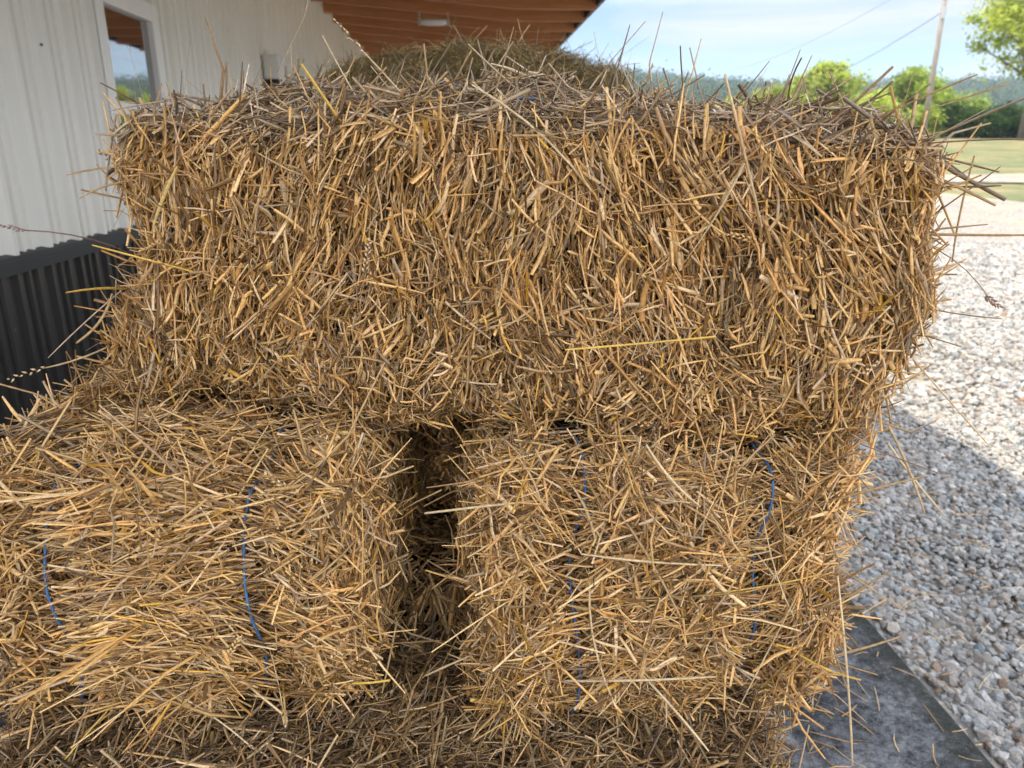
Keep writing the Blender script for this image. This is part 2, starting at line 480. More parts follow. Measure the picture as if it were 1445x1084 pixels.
# solid walls behind the cladding so the building has depth
MB().box((-7.5, B0, 0), (WX - 0.012, WIN[0], 3.28)).box((-7.5, WIN[1], 0), (WX - 0.012, END, 3.28)).box((-7.5, WIN[0], 0), (WX - 0.012, WIN[1], WIN[2])).box((-7.5, WIN[0], WIN[3]), (WX - 0.012, WIN[1], 3.28)).box((-7.5, WIN[0], WIN[2]), (-1.9, WIN[1], WIN[3])).build('wall_core', M['white_steel'], bld)
MB().extrude([(WX, B0, CAPZ-0.058), (WX+0.034, B0, CAPZ-0.058), (WX+0.038, B0, CAPZ-0.012), (WX+0.030, B0, CAPZ+0.002), (WX, B0, CAPZ+0.010)], (0, END-B0, 0)).build('wainscot_cap', M['cap'], bld)

def window(y0, y1, z0, z1, rail):
    w = MB()
    fo, fw = 0.034, 0.085
    x0, x1 = WX - 0.02, WX + fo
    w.box((x0, y0, z0), (x1, y0+fw, z1)); w.box((x0, y1-fw, z0), (x1, y1, z1))
    w.box((x0, y0+fw, z1-fw), (x1, y1-fw, z1)); w.box((x0, y0+fw, z0), (x1+0.012, y1-fw, z0+fw))
    win = w.build('window', M['vinyl'], bld, bevel=0.006)
    s = MB(); s.box((WX-0.015, y0+fw, rail-0.03), (WX+0.016, y1-fw, rail+0.03)); 
    s.box((WX-0.015, y0+fw, z0+fw), (WX+0.015, y0+fw+0.022, rail-0.03)); s.box((WX-0.015, y1-fw-0.022, z0+fw), (WX+0.015, y1-fw, rail-0.03))
    s.build('sash', M['vinyl'], win, bevel=0.004)
    MB().box((WX-0.012, y0+fw, rail+0.03), (WX+0.002, y1-fw, z1-fw)).build('pane', M['glass'], win)
    MB().box((WX-0.03, y0+fw+0.022, z0+fw), (WX-0.012, y1-fw-0.022, rail-0.03)).build('pane', M['glass'], win)
window(WIN[0], WIN[1], WIN[2], WIN[3], 1.63)
# J-trim beside the window
# narrow far window, shown as a dark tall opening
def far_window(y0, y1, z0, z1):
    w = MB(); x0, x1 = WX, WX+0.05
    w.box((x0, y0, z0), (x1, y0+.05, z1)).box((x0, y1-.05, z0), (x1, y1, z1)).box((x0, y0+.05, z1-.05), (x1, y1-.05, z1)).box((x0, y0+.05, z0), (x1, y1-.05, z0+.05))
    win = w.build('door', M['cap'], bld); win['label'] = 'dark glazed door in the far part of the wall'
    MB().box((x0, y0+.05, z0+.05), (x0+.03, y1-.05, z1-.05)).build('pane', M['glass'], win)
far_window(8.7, 9.55, 0.02, 2.12)

# rafters: bottoms fall from the wall, then run level to the eave
def deck_z(x): return 3.16 + (x - WX) * (2.965 - 3.16) / (1.47 - WX)
y = B0+.02; k = 0
while y < 17.4:
    out = [(WX+0.02, 0, 2.945), (0.55, 0, 2.765), (1.36, 0, 2.765), (1.36, 0, deck_z(1.36)-0.004), (WX+0.02, 0, deck_z(WX+.02)-0.004)]
    MB().extrude([(a, y, c) for a, _, c in out], (0, 0.042, 0)).build('rafter', M['wood'], bld, bevel=0.003)
    y += 0.74
deck = MB(); x = WX
while x < 1.40:
    x2 = min(x + 0.185, 1.44)
    deck.extrude([(x+.004, B0, deck_z(x)), (x2-.004, B0, deck_z(x2)), (x2-.004, B0, deck_z(x2)+.02), (x+.004, B0, deck_z(x)+.02)], (0, END-B0, 0)); x = x2
deck.build('roof_deck', M['deck'], bld)
MB().extrude([(1.362, B0, 2.80), (1.40, B0, 2.80), (1.40, B0, deck_z(1.4)-.004), (1.362, B0, deck_z(1.362)-.004)], (0, END-B0, 0)).build('fascia', M['cap'], bld)
MB().extrude([(-7.8, B0-.1, 3.62), (1.47, B0-.1, deck_z(1.47)+.024), (1.47, B0-.1, deck_z(1.47)+.05), (-7.8, B0-.1, 3.65)], (0, END-B0+.2, 0)).build('roof', M['roof'], bld)
MB().extrude([(1.472, B0-.1, 2.90), (1.485, B0-.1, 2.90), (1.485, B0-.1, deck_z(1.47)+.06), (1.472, B0-.1, deck_z(1.47)+.06)], (0, END-B0+.2, 0)).build('drip_edge', M['white_steel'], bld)

# twin-bracket lamp hanging under the rafters
lc = at(612, 30, 8.3)
lamp = empty('ceiling_light', (lc.x, lc.y, 2.66)); tag(lamp, 'white oblong porch light hung on brackets under the brown rafters', 'light')
lb = MB()
prof = [(-.24, .02), (-.22, .042), (-.12, .055), (.12, .055), (.22, .042), (.24, .02)]
lb.tube([(a, 0, 0) for a, _ in prof], [r for _, r in prof], 12)
lamp.scale = (.55, .8, .6)
lb.build('lamp_body', M['lampwhite'], lamp, smooth=True)
for sx in (-.26, .26):
    MB().box((sx-.03, -.02, -.05), (sx+.03, .02, .06)).box((sx-.012, -.012, .06), (sx+.012, .012, .16)).build('bracket', M['bracket'], lamp, bevel=.004)

bx = at(378, 96, 6.7)
eb = empty('meter_box', (WX + 0.02, 6.7, 0)); tag(eb, 'small white utility box with dark lower half on the ribbed wall beyond the window', 'utility box')
MB().box((0, -.13, 1.98), (.13, .13, 2.16)).build('lid', M['lampwhite'], eb, bevel=.01)
MB().box((0, -.12, 1.74), (.11, .12, 1.98)).build('housing', M['cap'], eb, bevel=.008)

# ------------------------------------------------------------------ straw
PAL = np.array([(.60,.40,.17),(.66,.46,.21),(.52,.33,.135),(.70,.52,.28),(.44,.26,.10),(.40,.27,.15),(.50,.40,.28),(.74,.58,.36),(.20,.12,.05),(.62,.39,.07),(.36,.28,.20)])
PW = np.array([.17,.13,.12,.10,.10,.09,.06,.07,.14,.02,.05]); PW = PW / PW.sum()
PAL_TOP = np.array([(.46,.36,.25),(.38,.28,.18),(.30,.21,.13),(.56,.45,.32),(.52,.36,.17),(.24,.17,.11),(.60,.52,.40)])
PAL_LOW = np.array([(.46,.31,.15),(.32,.21,.11),(.20,.125,.06),(.54,.42,.26),(.38,.26,.12),(.13,.085,.05),(.44,.34,.22)])  # lower ledge: duller straw, with some of its shade put into the colour
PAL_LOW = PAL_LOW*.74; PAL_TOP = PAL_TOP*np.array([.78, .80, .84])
PAL_HAY = np.array([(.25,.22,.11),(.32,.28,.15),(.18,.17,.08),(.40,.34,.19),(.28,.20,.10),(.48,.39,.22)])

def unit(a): return a / (np.linalg.norm(a, axis=-1, keepdims=True) + 1e-9)

def straw_mesh(P, D, L, Rr, flat, C, bend=0.06, sides=4, T=(0, .3, .65, 1.0), kink=None, Nrm=None, pin=False):
    """many straws: centre P, direction D, length L, radius Rr, flat 0..1 (1 = flat leaf), colours C"""
    n = len(P); K = len(T); T = np.array(T)
    rnd = unit(rng.normal(size=(n, 3)))
    U = unit(np.cross(D, rnd)); W = np.cross(D, U)
    ang = rng.uniform(0, 2*np.pi, n)
    Bd = U*np.cos(ang)[:, None] + W*np.sin(ang)[:, None]
    bm_ = rng.normal(0, 1, n) * bend * L
    line = P[:, None] + D[:, None] * (L[:, None] * (T - .5)[None])[..., None] + Bd[:, None] * (bm_[:, None] * (4*(T-.5)**2 - (1 if pin else 0))[None])[..., None]
    if kink is not None:      # the last part of the stem is bent over at the node
        kd = unit(rng.normal(size=(n, 3))) * (kink * L)[:, None]
        line[:, -1] += kd
        line[:, 0] += kd * .15
        k2 = unit(rng.normal(size=(n, 3))) * (np.where(rng.random(n) < .25, rng.uniform(.03, .12, n), 0)*L)[:, None]; line[:, 1] += k2
    # flat leaves lie with their broad side towards the surface normal
    if Nrm is not None:
        Wn = unit(np.cross(D, Nrm)); Un = unit(np.cross(Wn, D))
        mixm = (flat[:, None] > 0.5) & (rng.random((n, 1)) < .6)
        U = np.where(mixm, Un, U); W = np.where(mixm, Wn, W)
    tw = rng.normal(0, 1, n) * np.where(flat > .5, 1.2, .1)
    ph = 2*np.pi*np.arange(sides)/sides + (np.pi/4 if sides == 4 else 0)
    rU = Rr * np.where(flat > .5, .16, rng.uniform(.6, 1, n)); rW = Rr
    taper = np.ones((n, K)); taper[:, 0] = rng.uniform(.75, 1.0, n); taper[:, -1] = rng.uniform(.45, 1.0, n)
    taper[:, 2] *= rng.uniform(.95, 1.18, n)
    V = np.empty((n, K, sides, 3))
    for k in range(K):
        a = tw * (T[k] - .5); ca = np.cos(a)[:, None]; sa = np.sin(a)[:, None]
        u = U*ca + W*sa; w = W*ca - U*sa
        for s in range(sides):
            V[:, k, s] = line[:, k] + u * (math.cos(ph[s]) * rU * taper[:, k])[:, None] + w * (math.sin(ph[s]) * rW * taper[:, k])[:, None]
    f = []
    for k in range(K-1):
        for s in range(sides):
            s2 = (s+1) % sides; f.append((k*sides+s, k*sides+s2, (k+1)*sides+s2, (k+1)*sides+s))
    F = (np.array(f)[None] + (np.arange(n)*K*sides)[:, None, None]).reshape(-1, 4)
    cc = C[:, None, :] * (1 + rng.normal(0, .10, (n, K, 1)))
    cc = cc*np.minimum(1, .88/cc.max(2, keepdims=True)); cc = np.repeat(cc[:, :, None], sides, 2).clip(0.01, .9)
    return V.reshape(-1, 3), F, cc.reshape(-1, 3)

def colours(n, pal=PAL, w=None, var=.20):
    idx = rng.choice(len(pal), n, p=w if w is not None else (PW if pal is PAL else None))
    c = pal[idx] * np.array([1.22, 1.08, .90]) * np.exp(rng.normal(0, var*2.1, (n, 1)))
    return (c * np.minimum(1, .86/c.max(1, keepdims=True))).clip(.015, .86)

def seed_heads(P, D, L, C, size=.0032):
    """ears: rows of pointed husks along a short axis (P start, D direction)"""
    Vs = []; Fs = []; Cs = []; n0 = 0
    for p, d, l, c in zip(P, D, L, C):
        k = 9 + int(rng.integers(0, 6))
        u = np.cross(d, unit(rng.normal(size=3))); u = u/np.linalg.norm(u); w = np.cross(d, u)
        for i in range(k):
            tt = i / k; side = 1 if i % 2 else -1
            base = p + d*l*tt
            ax = unit(d*.85 + u*side*.5 + w*rng.normal(0, .25))
            ln = size*rng.uniform(2.4, 3.8)*(1-.35*tt); r_ = size*rng.uniform(.45, .7)
            q = unit(np.cross(ax, w+.01)); q2 = np.cross(ax, q)
            mid = base + ax*ln*.4
            pts = [base, mid+q*r_, mid+q2*r_*.8, mid-q*r_, mid-q2*r_*.8, base+ax*ln]
            Vs += pts; Cs += [c*rng.uniform(.8, 1.15)]*6
            for a in range(4):
                b2 = (a+1) % 4
                Fs.append((n0, n0+1+a, n0+1+b2, n0+1+b2)); Fs.append((n0+5, n0+1+b2, n0+1+a, n0+1+a))
            n0 += 6
    return np.array(Vs), Fs, np.array(Cs)

FACES = {'front': (1, -1), 'back': (1, 1), 'left': (0, -1), 'right': (0, 1), 'top': (2, 1), 'bottom': (2, -1)}

class Bale:
    """a rounded, lumpy, twine-pinched block; local x = length, y = width, z = height"""
    def __init__(s, dims, rad=.055, seed=0, lump=.017, twine_y=.115, pinch=.020, warp=None):
        s.h = np.array(dims)/2; s.r = rad; s.seed = seed; s.lump = lump; s.ty = twine_y; s.pinch = pinch; s.warp = warp
    def surf(s, q):
        """q in cube coordinates (n,3), one coordinate ±1 -> (point, normal)"""
        P = q * s.h; inner = np.clip(P, -(s.h - s.r), s.h - s.r)
        nrm = unit(P - inner); p = inner + nrm*s.r
        k = s.seed
        lump = (np.sin(p[:, 0]*17+k) * np.sin(p[:, 1]*15+2*k) * np.sin(p[:, 2]*19+3*k+1.1)
                + .6*np.sin(p[:, 0]*41+k) * np.sin(p[:, 2]*33+k) + .5*np.sin(p[:, 1]*47+k)*np.sin(p[:, 2]*29))
        flake = np.abs(np.sin(p[:, 0]*math.pi/.092 + .6*np.sin(p[:, 2]*9+k)))
        bulge = np.prod(1 - np.abs(np.clip(q, -1, 1))**3 * np.array([.5, .5, .5]), axis=1)
        g = np.zeros(len(p))
        for t in (-s.ty, s.ty): g += np.exp(-((p[:, 1] - t + .012*np.sin(p[:, 2]*12+k))/.028)**2)
        g *= (np.maximum(np.abs(nrm[:, 0]), np.abs(nrm[:, 2])))
        corner = np.maximum(0, np.abs(q[:, 0]) - .86) * np.abs(nrm[:, 2])
        d = s.lump*lump - .016*(1-flake)**2*(np.abs(nrm[:, 2]) < .5)*(np.abs(nrm[:, 0]) < .5) + .02*bulge - s.pinch*g - .10*corner*g
        p = p + nrm*d[:, None]
        if s.warp is not None: p = s.warp(p)
        return p, nrm
    def cube(s, face, n):
        ax, sg = FACES[face]
        q = rng.uniform(-1, 1, (n, 3)); q[:, ax] = sg
        return q
    def cube_bias(s, face, n):
        return s.cube(face, n)

def make_bale(name, dims, dens, fields, loc, rz, seed, pal=PAL, palw=None, tilt=(0, 0), top_pal=None, thick=1.0, lenk=1.0, warp=None,
              twines=True, twine_y=.115, poke=.05, extra=None, heads=40, edgewild=1.0, pinch=.02, rad=.055, twine_lift=.013, twinecover=1.0):
    global rng
    rng = np.random.default_rng(100 + seed)
    B = Bale(dims, seed=seed, warp=warp, twine_y=twine_y, pinch=pinch, rad=rad)
    Vs, Fs, Cs = [], [], []; off = 0
    def push(v, f, c):
        nonlocal off
        Vs.append(v); Fs.append(np.asarray(f) + off); Cs.append(c); off += len(v)
    # core: stand-in block, shade between the straws put into its dark colour
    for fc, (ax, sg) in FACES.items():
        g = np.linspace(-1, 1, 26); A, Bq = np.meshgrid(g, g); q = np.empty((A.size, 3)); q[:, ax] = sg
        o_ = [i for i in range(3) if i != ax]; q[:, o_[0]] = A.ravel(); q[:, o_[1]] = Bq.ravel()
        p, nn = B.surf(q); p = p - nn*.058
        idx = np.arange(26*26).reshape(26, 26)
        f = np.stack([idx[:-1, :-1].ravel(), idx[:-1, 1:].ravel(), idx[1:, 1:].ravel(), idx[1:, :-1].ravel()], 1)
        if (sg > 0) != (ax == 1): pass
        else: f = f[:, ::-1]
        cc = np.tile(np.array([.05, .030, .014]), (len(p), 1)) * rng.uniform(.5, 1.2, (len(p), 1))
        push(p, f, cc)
    area = {'front': dims[0]*dims[2], 'back': dims[0]*dims[2], 'left': dims[1]*dims[2], 'right': dims[1]*dims[2], 'top': dims[0]*dims[1], 'bottom': dims[0]*dims[1]}
    for fc, (ax, sg) in FACES.items():
        dn = dens.get(fc, dens.get('all', 5000)); n = int(dn*area[fc])
        if n <= 0: continue
        q = B.cube(fc, n); p, nn = B.surf(q)
        o_ = [i for i in range(3) if i != ax]
        # tangents: e1 horizontal along the face, e2 the other one
        e1 = np.zeros(3); e2 = np.zeros(3)
        if ax == 2: e1[0] = 1; e2[1] = 1
        elif ax == 1: e1[0] = 1; e2[2] = 1
        else: e1[1] = 1; e2[2] = 1
        # smooth wandering of the grain: the straw lies in tufts
        ph = (np.sin(p[:, 0]*23+seed)*np.cos(p[:, 2]*19+seed*2) + np.sin(p[:, 1]*27+seed*1.7)*np.cos(p[:, 0]*11+p[:, 2]*31)
              + .8*np.sin(p[:, 0]*53+p[:, 2]*47+p[:, 1]*51+seed))
        fld = fields.get(fc, fields.get('all', (0., 1.2, .25, 1.)))
        if callable(fld): theta, spread, rand_f, lk = fld(p, q, n)
        else: theta, spread, rand_f, lk = fld
        th = theta + spread*(rng.normal(0, .45, n) + .55*ph)
        rr = rng.random(n) < rand_f
        th = np.where(rr, rng.uniform(0, np.pi, n), th)
        T = e1*np.cos(th)[:, None] + e2*np.sin(th)[:, None]
        T = unit(T - nn*(T*nn).sum(1, keepdims=True))
        phi = rng.normal(0, R(17), n)
        pk = rng.random(n) < poke
        pk &= ~((np.minimum(np.abs(p[:, 1]-twine_y), np.abs(p[:, 1]+twine_y)) < .03) & (ax != 1) & (rng.random(n) < .8))
        phi = np.where(pk, rng.uniform(R(18), R(75), n)*1.0, phi)
        D = unit(T*np.cos(phi)[:, None] + nn*np.sin(phi)[:, None])
        kind = rng.random(n); big = rng.random(n) < .05                   # stems, leaf strips, fine chaff
        stem = kind < .40; leaf = (kind >= .40) & (kind < .70); fine = kind >= .70
        L = np.where(stem, rng.gamma(3.0, .0155, n) + .012, np.where(leaf, rng.gamma(2.4, .0145, n) + .010, rng.gamma(2, .015, n) + .008)) * lk * lenk
        L = np.where(big & stem, L*1.5, L).clip(.01, .21)
        Rr = np.where(stem, rng.normal(.0016, .00038, n).clip(.0008, .0027), np.where(leaf, rng.normal(.0025, .0009, n).clip(.0008, .0048), rng.uniform(.00028, .0008, n))) * thick * .86
        Rr = np.where(big, Rr*1.5, Rr)
        s_off = -.056*rng.random(n)**.85 + .010
        s_off = np.where(pk, s_off - .005 + L*.28*np.sin(phi), s_off)
        if twines:     # keep loose bits off the twine so that it shows
            near = (np.minimum(np.abs(p[:, 1]-twine_y), np.abs(p[:, 1]+twine_y)) < .018) & (ax != 1)
            s_off = np.where(near, s_off - .030*twinecover, s_off); L = np.where(near, L*.75, L)
        P = p + nn*s_off[:, None]
        if top_pal is not None and fc == 'top': C = colours(n, top_pal, np.full(len(top_pal), 1/len(top_pal)))
        else: C = colours(n, pal, palw)
        dull = (0.5 + 0.5*np.sin(ph*1.7+p[:, 0]*9))[:, None]
        C = C * (0.90 + .16*dull)
        # the straw buried deeper was less bleached
        flat = np.where(leaf, 1.0, 0.0)
        kink = np.where(rng.random(n) < .16, rng.uniform(.08, .3, n), rng.uniform(0, .02, n))
        v, f, c = straw_mesh(P, D, L, Rr, flat, C, bend=np.where(fine, .16, .06), kink=kink, Nrm=nn); push(v, f, c)
    # ragged long straws along the outline
    wild = int(380*edgewild)
    if wild:
        q = rng.uniform(-1, 1, (wild, 3)); ax1 = rng.integers(0, 3, wild); 
        fcs = rng.choice(['top', 'top', 'left', 'right', 'front', 'back'], wild)
        for i, fcn in enumerate(fcs): 
            a, sg = FACES[fcn]; q[i, a] = sg
            if rng.random() < .6:
                b2 = rng.choice([j for j in range(3) if j != a]); q[i, b2] = np.sign(q[i, b2])*rng.uniform(.85, 1)
        p, nn = B.surf(q)
        T = unit(rng.normal(size=(wild, 3))); T = unit(T - nn*(T*nn).sum(1, keepdims=True))
        phi = rng.uniform(R(10), R(72), wild)
        D = unit(T*np.cos(phi)[:, None] + nn*np.sin(phi)[:, None])
        D[:, 2] = np.where(q[:, 2] < -.2, D[:, 2] - .5, D[:, 2]); D = unit(D)
        L = rng.gamma(3.4, .0165, wild)*lenk
        P = p + nn*(-.012) + D*(L*rng.uniform(.2, .42, wild))[:, None]
        C = colours(wild, top_pal if top_pal is not None else pal, None if top_pal is None else np.full(len(top_pal), 1/len(top_pal)))
        fl = (rng.random(wild) < .3).astype(float)
        v, f, c = straw_mesh(P, D, L, np.where(fl > .5, .0019, rng.uniform(.0008, .0019, wild))*thick, fl, C, bend=.14, kink=np.where(rng.random(wild) < .4, .25, 0.), Nrm=nn); push(v, f, c)
    if heads:
        fcs = [k for k in ('front', 'top', 'left', 'right') if dens.get(k, 0) > 20000] or ['top']
        hp = []; hd = []
        for i in range(heads):
            fcn = fcs[i % len(fcs)]; q = B.cube(fcn, 1); p, nn = B.surf(q)
            T = unit(rng.normal(size=(1, 3))); T = unit(T - nn*(T*nn).sum(1, keepdims=True)); D = unit(T + nn*rng.uniform(0, .3))
            hp.append(p[0] + nn[0]*.004); hd.append(D[0])
        v, f, c = seed_heads(hp, hd, rng.uniform(.028, .055, heads), colours(heads, PAL[[1, 3, 7, 6, 5]], np.full(5, .2))*.9); push(v, np.array(f), c)
    if extra is not None:
        for v, f, c in extra(B): push(v, f, c)
    V = np.concatenate(Vs); C = np.concatenate(Cs); F = np.concatenate(Fs)
    Fq = F
    # split triangles stored as degenerate quads
    me = bale_mesh(name, V, Fq, C)
    o = link(name, me, M['straw']); o.location = loc; o.rotation_euler = (tilt[0], tilt[1], rz)
    if twines:
        for ty in (-twine_y, twine_y):
            pts = []
            hx, hz = dims[0]/2, dims[2]/2
            loop = []
            for a, b2, c_, d_ in ((-1, -1, -1, 1), (-1, 1, 1, 1), (1, 1, 1, -1), (1, -1, -1, -1)):
                m_ = 40
                for i in range(m_):
                    u = i/m_; loop.append((a + (c_-a)*u, b2 + (d_-b2)*u))
            q = np.array([(a, (ty + .006*math.sin(i*.21+seed))/(dims[1]/2), b2) for i, (a, b2) in enumerate(loop)])
            # faces: x = ±1 for sides, z = ±1 for top and bottom
            p, nn = B.surf(q); p = p + nn*(twine_lift + .0012*np.sin(np.arange(len(p))*.17+seed+ty*30))[:, None]
            tb = MB(); pl = [Vector(x) for x in p] + [Vector(p[0])]
            tb.tube(pl, .0018, 6, cap=False).build('twine', M['twine'], o, smooth=True)
    return o

def bale_mesh(name, V, F, C):
    tri = F[:, 2] == F[:, 3]
    Fq = F[~tri]; Ft = F[tri][:, :3]
    me = bpy.data.meshes.new(name)
    me.vertices.add(len(V)); me.vertices.foreach_set('co', V.astype(np.float32).ravel())
    li = np.concatenate([Fq.ravel(), Ft.ravel()]).astype(np.int32)
    ls = np.concatenate([np.arange(len(Fq))*4, len(Fq)*4 + np.arange(len(Ft))*3]).astype(np.int32)
    me.loops.add(len(li)); me.loops.foreach_set('vertex_index', li)
    me.polygons.add(len(ls)); me.polygons.foreach_set('loop_start', ls)
    me.polygons.foreach_set('use_smooth', np.ones(len(ls), dtype=bool))
    me.update(calc_edges=True)
    c = np.ones((len(V), 4), dtype=np.float32); c[:, :3] = C
    a = me.color_attributes.new('tint', 'FLOAT_COLOR', 'POINT'); a.data.foreach_set('color', c.ravel())
    return me

def placed_straws(obj_loc, rz, specs, tilt=(0, 0)):
    """hand-placed stray straws: (a, b, radius, colour, flat, head) world endpoints -> local builder"""
    Mi = (Matrix.Translation(obj_loc) @ Matrix.Rotation(rz, 4, 'Z') @ Matrix.Rotation(tilt[1], 4, 'Y') @ Matrix.Rotation(tilt[0], 4, 'X')).inverted()
    def f(B):
        out = []
        for a, b_, r_, col_, fl, hd in specs:
            a = np.array(Mi @ Vector(a)); b2 = np.array(Mi @ Vector(b_)); d = b2 - a; L = np.linalg.norm(d); d = d/L; a = a - d*.035; L += .035
            v, fcs, c = straw_mesh(((a+b2)/2)[None], d[None], np.array([L]), np.array([r_*.88]), np.array([float(fl)]), np.array([col_]), bend=.05, sides=6, T=(0, .2, .4, .6, .8, 1.0), pin=True)
            out.append((v, fcs, c))
            if hd:
                v, fcs, c = seed_heads([b2 - d*.004], [d], [hd], [np.array(col_)*1.15], .003); out.append((v, np.array(fcs), c))
        return out
    return f

GOLD = (.66, .42, .08); PALE = (.62, .46, .26); TAN = (.50, .33, .16); BRN = (.27, .16, .10); GREY = (.42, .32, .24)

# --- top bale, lying across the two below
TOP_LOC = Vector((0.085, 1.12, 1.272)); TOP_RZ = R(-9.5)
top_specs = []
def S_(x0, y0, x1, y1, Ya, Yb, r_, c, fl=0, hd=0): top_specs.append((at(x0, y0, Ya), at(x1, y1, Yb), r_, c, fl, hd))
S_(150, 350, 34, 325, 1.02, .92, .0010, (.30, .19, .15), 0, .035)
S_(215, 160, 142, 117, 1.02, .95, .0017, BRN)
S_(240, 142, 152, 157, 1.02, .95, .0012, GREY)
S_(180, 165, 164, 137, .95, .93, .0015, TAN)
S_(232, 373, 130, 346, .93, .93, .0020, GOLD)
S_(180, 238, 94, 247, .97, .90, .0016, TAN)
S_(180, 262, 112, 280, .97, .92, .0015, TAN)
S_(150, 410, 93, 413, .97, .92, .0021, (.60, .38, .07))
S_(150, 430, 68, 505, .97, .90, .0011, (.55, .42, .28))
S_(120, 500, 60, 520, .97, .92, .0018, PALE, 0, .05)
S_(140, 440, 108, 484, .95, .90, .0020, TAN)
S_(470, 155, 425, 90, .93, .90, .0024, GOLD)
S_(500, 130, 455, 50, 1.0, 1.0, .0012, PALE, 0, .0)
S_(560, 125, 510, 70, .98, .95, .0012, PALE, 0, .05)
S_(605, 130, 598, 62, 1.0, .98, .0016, TAN)
S_(735, 130, 660, 62, 1.0, .95, .0018, PALE)
S_(1235, 170, 1380, 105, .88, .80, .0012, TAN)
S_(1250, 175, 1425, 118, .88, .80, .0014, TAN, 1)
S_(1300, 205, 1450, 196, .86, .78, .0012, BRN)
S_(1120, 120, 1131, 82, .95, .92, .0012, BRN)
S_(1058, 120, 1086, 86, .95, .92, .0007, BRN)
S_(965, 120, 960, 65, .95, .92, .0012, BRN)
S_(1200, 160, 1260, 115, .92, .90, .0020, BRN, 1)
S_(1310, 330, 1450, 332, .84, .76, .0018, TAN)
S_(1310, 250, 1405, 290, .86, .80, .0022, TAN)
S_(1320, 262, 1413, 262, .86, .80, .0016, BRN)
S_(1320, 220, 1410, 243, .86, .80, .0014, BRN)
S_(1352, 330, 1375, 220, .84, .82, .0013, TAN)
S_(1320, 300, 1412, 235, .86, .83, .0011, BRN)
S_(1335, 370, 1395, 420, .84, .80, .0008, BRN, 0, .02)
S_(1300, 430, 1414, 450, .84, .78, .0010, BRN)
S_(1300, 520, 1395, 628, .84, .80, .0010, TAN)
S_(1270, 640, 1305, 725, .80, .76, .0018, TAN)
S_(1280, 660, 1332, 727, .80, .76, .0020, PALE)
S_(1250, 640, 1330, 670, .80, .76, .0014, BRN)
S_(1200, 700, 1305, 672, .80, .75, .0017, TAN)
S_(1160, 690, 1180, 700, .80, .75, .0017, TAN)
S_(700, 150, 835, 270, .88, .86, .0016, PALE)
S_(1035, 155, 1075, 320, .80, .79, .0022, TAN)
S_(990, 330, 1050, 230, .80, .79, .0024, PALE, 1)
S_(840, 490, 1010, 475, .83, .82, .0016, GOLD)
S_(380, 520, 490, 385, .9, .88, .0022, PALE, 1)
S_(225, 300, 250, 235, .93, .90, .0026, (.78, .55, .2), 1)
def top_front(p, q, n):
    z = q[:, 2]; low = np.clip((.1 - z)/.7, 0, 1)
    theta = np.where(True, math.pi/2, 0) + .30*np.sin(p[:, 0]*6) - .35*low*np.clip(p[:, 0]*2.2, -.3, 1)
    return theta, .42 + .35*low, .34 + .10*low, .86 - .26*low
def top_warp(p):
    p = p.copy(); h = p[:, 2]/.18
    left = np.clip(-p[:, 0]/.48, 0, 1)
    p[:, 0] += .018*left*np.clip(.5+h*.5, 0, 1) - .06*left*np.clip(-h*.6+.2, 0, 1)                        # the lower left corner sags outwards
    right = np.clip(p[:, 0]/.48, 0, 1)
    p[:, 0] -= .055*right*np.clip(-h - .1, 0, 1)        # the lower right corner is rounded off
    p[:, 2] += (.036 + .052*np.clip((p[:, 1]+.20)/.42, 0, 1))*np.clip(h, 0, 1)*(1-.25*left**2) - (.030*right + .035*right*np.clip((p[:, 1]+.2)/.42, 0, 1))*np.clip(h, 0, 1)
    p[:, 2] += (.030*left - .012*right)*np.clip(-h, 0, 1)
    return p
o = make_bale('straw_bale', (1.0, .44, .355), {'front': 68000, 'top': 36000, 'left': 40000, 'right': 40000, 'back': 7000, 'bottom': 22000},
              {'front': top_front, 'top': (0.0, 1.1, .3, 1.1), 'left': (math.pi/2, .9, .3, 1.), 'right': (math.pi/2, .7, .2, 1.)},
              TOP_LOC, TOP_RZ, 1, top_pal=PAL_TOP, warp=top_warp, extra=placed_straws(TOP_LOC, TOP_RZ, top_specs), heads=90, poke=.11, edgewild=1.1, twine_lift=.022)
tag(o, 'large straw bale lying crosswise on top of the pile, long side facing out', 'straw bale', 'straw bales stacked on the porch')

# --- lower left bale, end towards the camera
def end_left(p, q, n):
    mid = (np.abs(p[:, 1]) < .115)
    theta = np.where(mid, 0.05 - 1.6*(p[:, 2])*np.sign(p[:, 1])*np.abs(p[:, 1])*4, .5*np.sign(-p[:, 1]))
    return theta, np.where(mid, .42, .9), np.where(mid, .30, .5), np.where(mid, 1.35, .85)
LL = Vector((-.352, 1.255, .933)); LRZ = R(90-2)
left_specs = []
def SL(x0, y0, x1, y1, Ya, Yb, r_, c, fl=0, hd=0): left_specs.append((at(x0, y0, Ya), at(x1, y1, Yb), r_, c, fl, hd))
SL(52, 715, 260, 745, .80, .79, .0020, PALE); SL(190, 728, 340, 712, .80, .79, .0024, GOLD); SL(130, 840, 215, 890, .79, .78, .0024, TAN)
SL(340, 825, 410, 832, .79, .78, .0014, PALE); SL(240, 860, 370, 935, .80, .78, .0018, TAN); SL(500, 650, 470, 745, .84, .80, .0030, PALE)
SL(420, 820, 470, 865, .80, .78, .0020, PALE); SL(460, 955, 550, 960, .80, .76, .0018, GOLD); SL(305, 1000, 345, 905, .78, .78, .0016, PALE)
SL(170, 985, 60, 1110, .78, .72, .0016, GOLD); SL(250, 985, 350, 1050, .77, .75, .0012, PALE, 0, .04); SL(385, 940, 400, 1005, .78, .76, .0009, PALE, 0, .02)
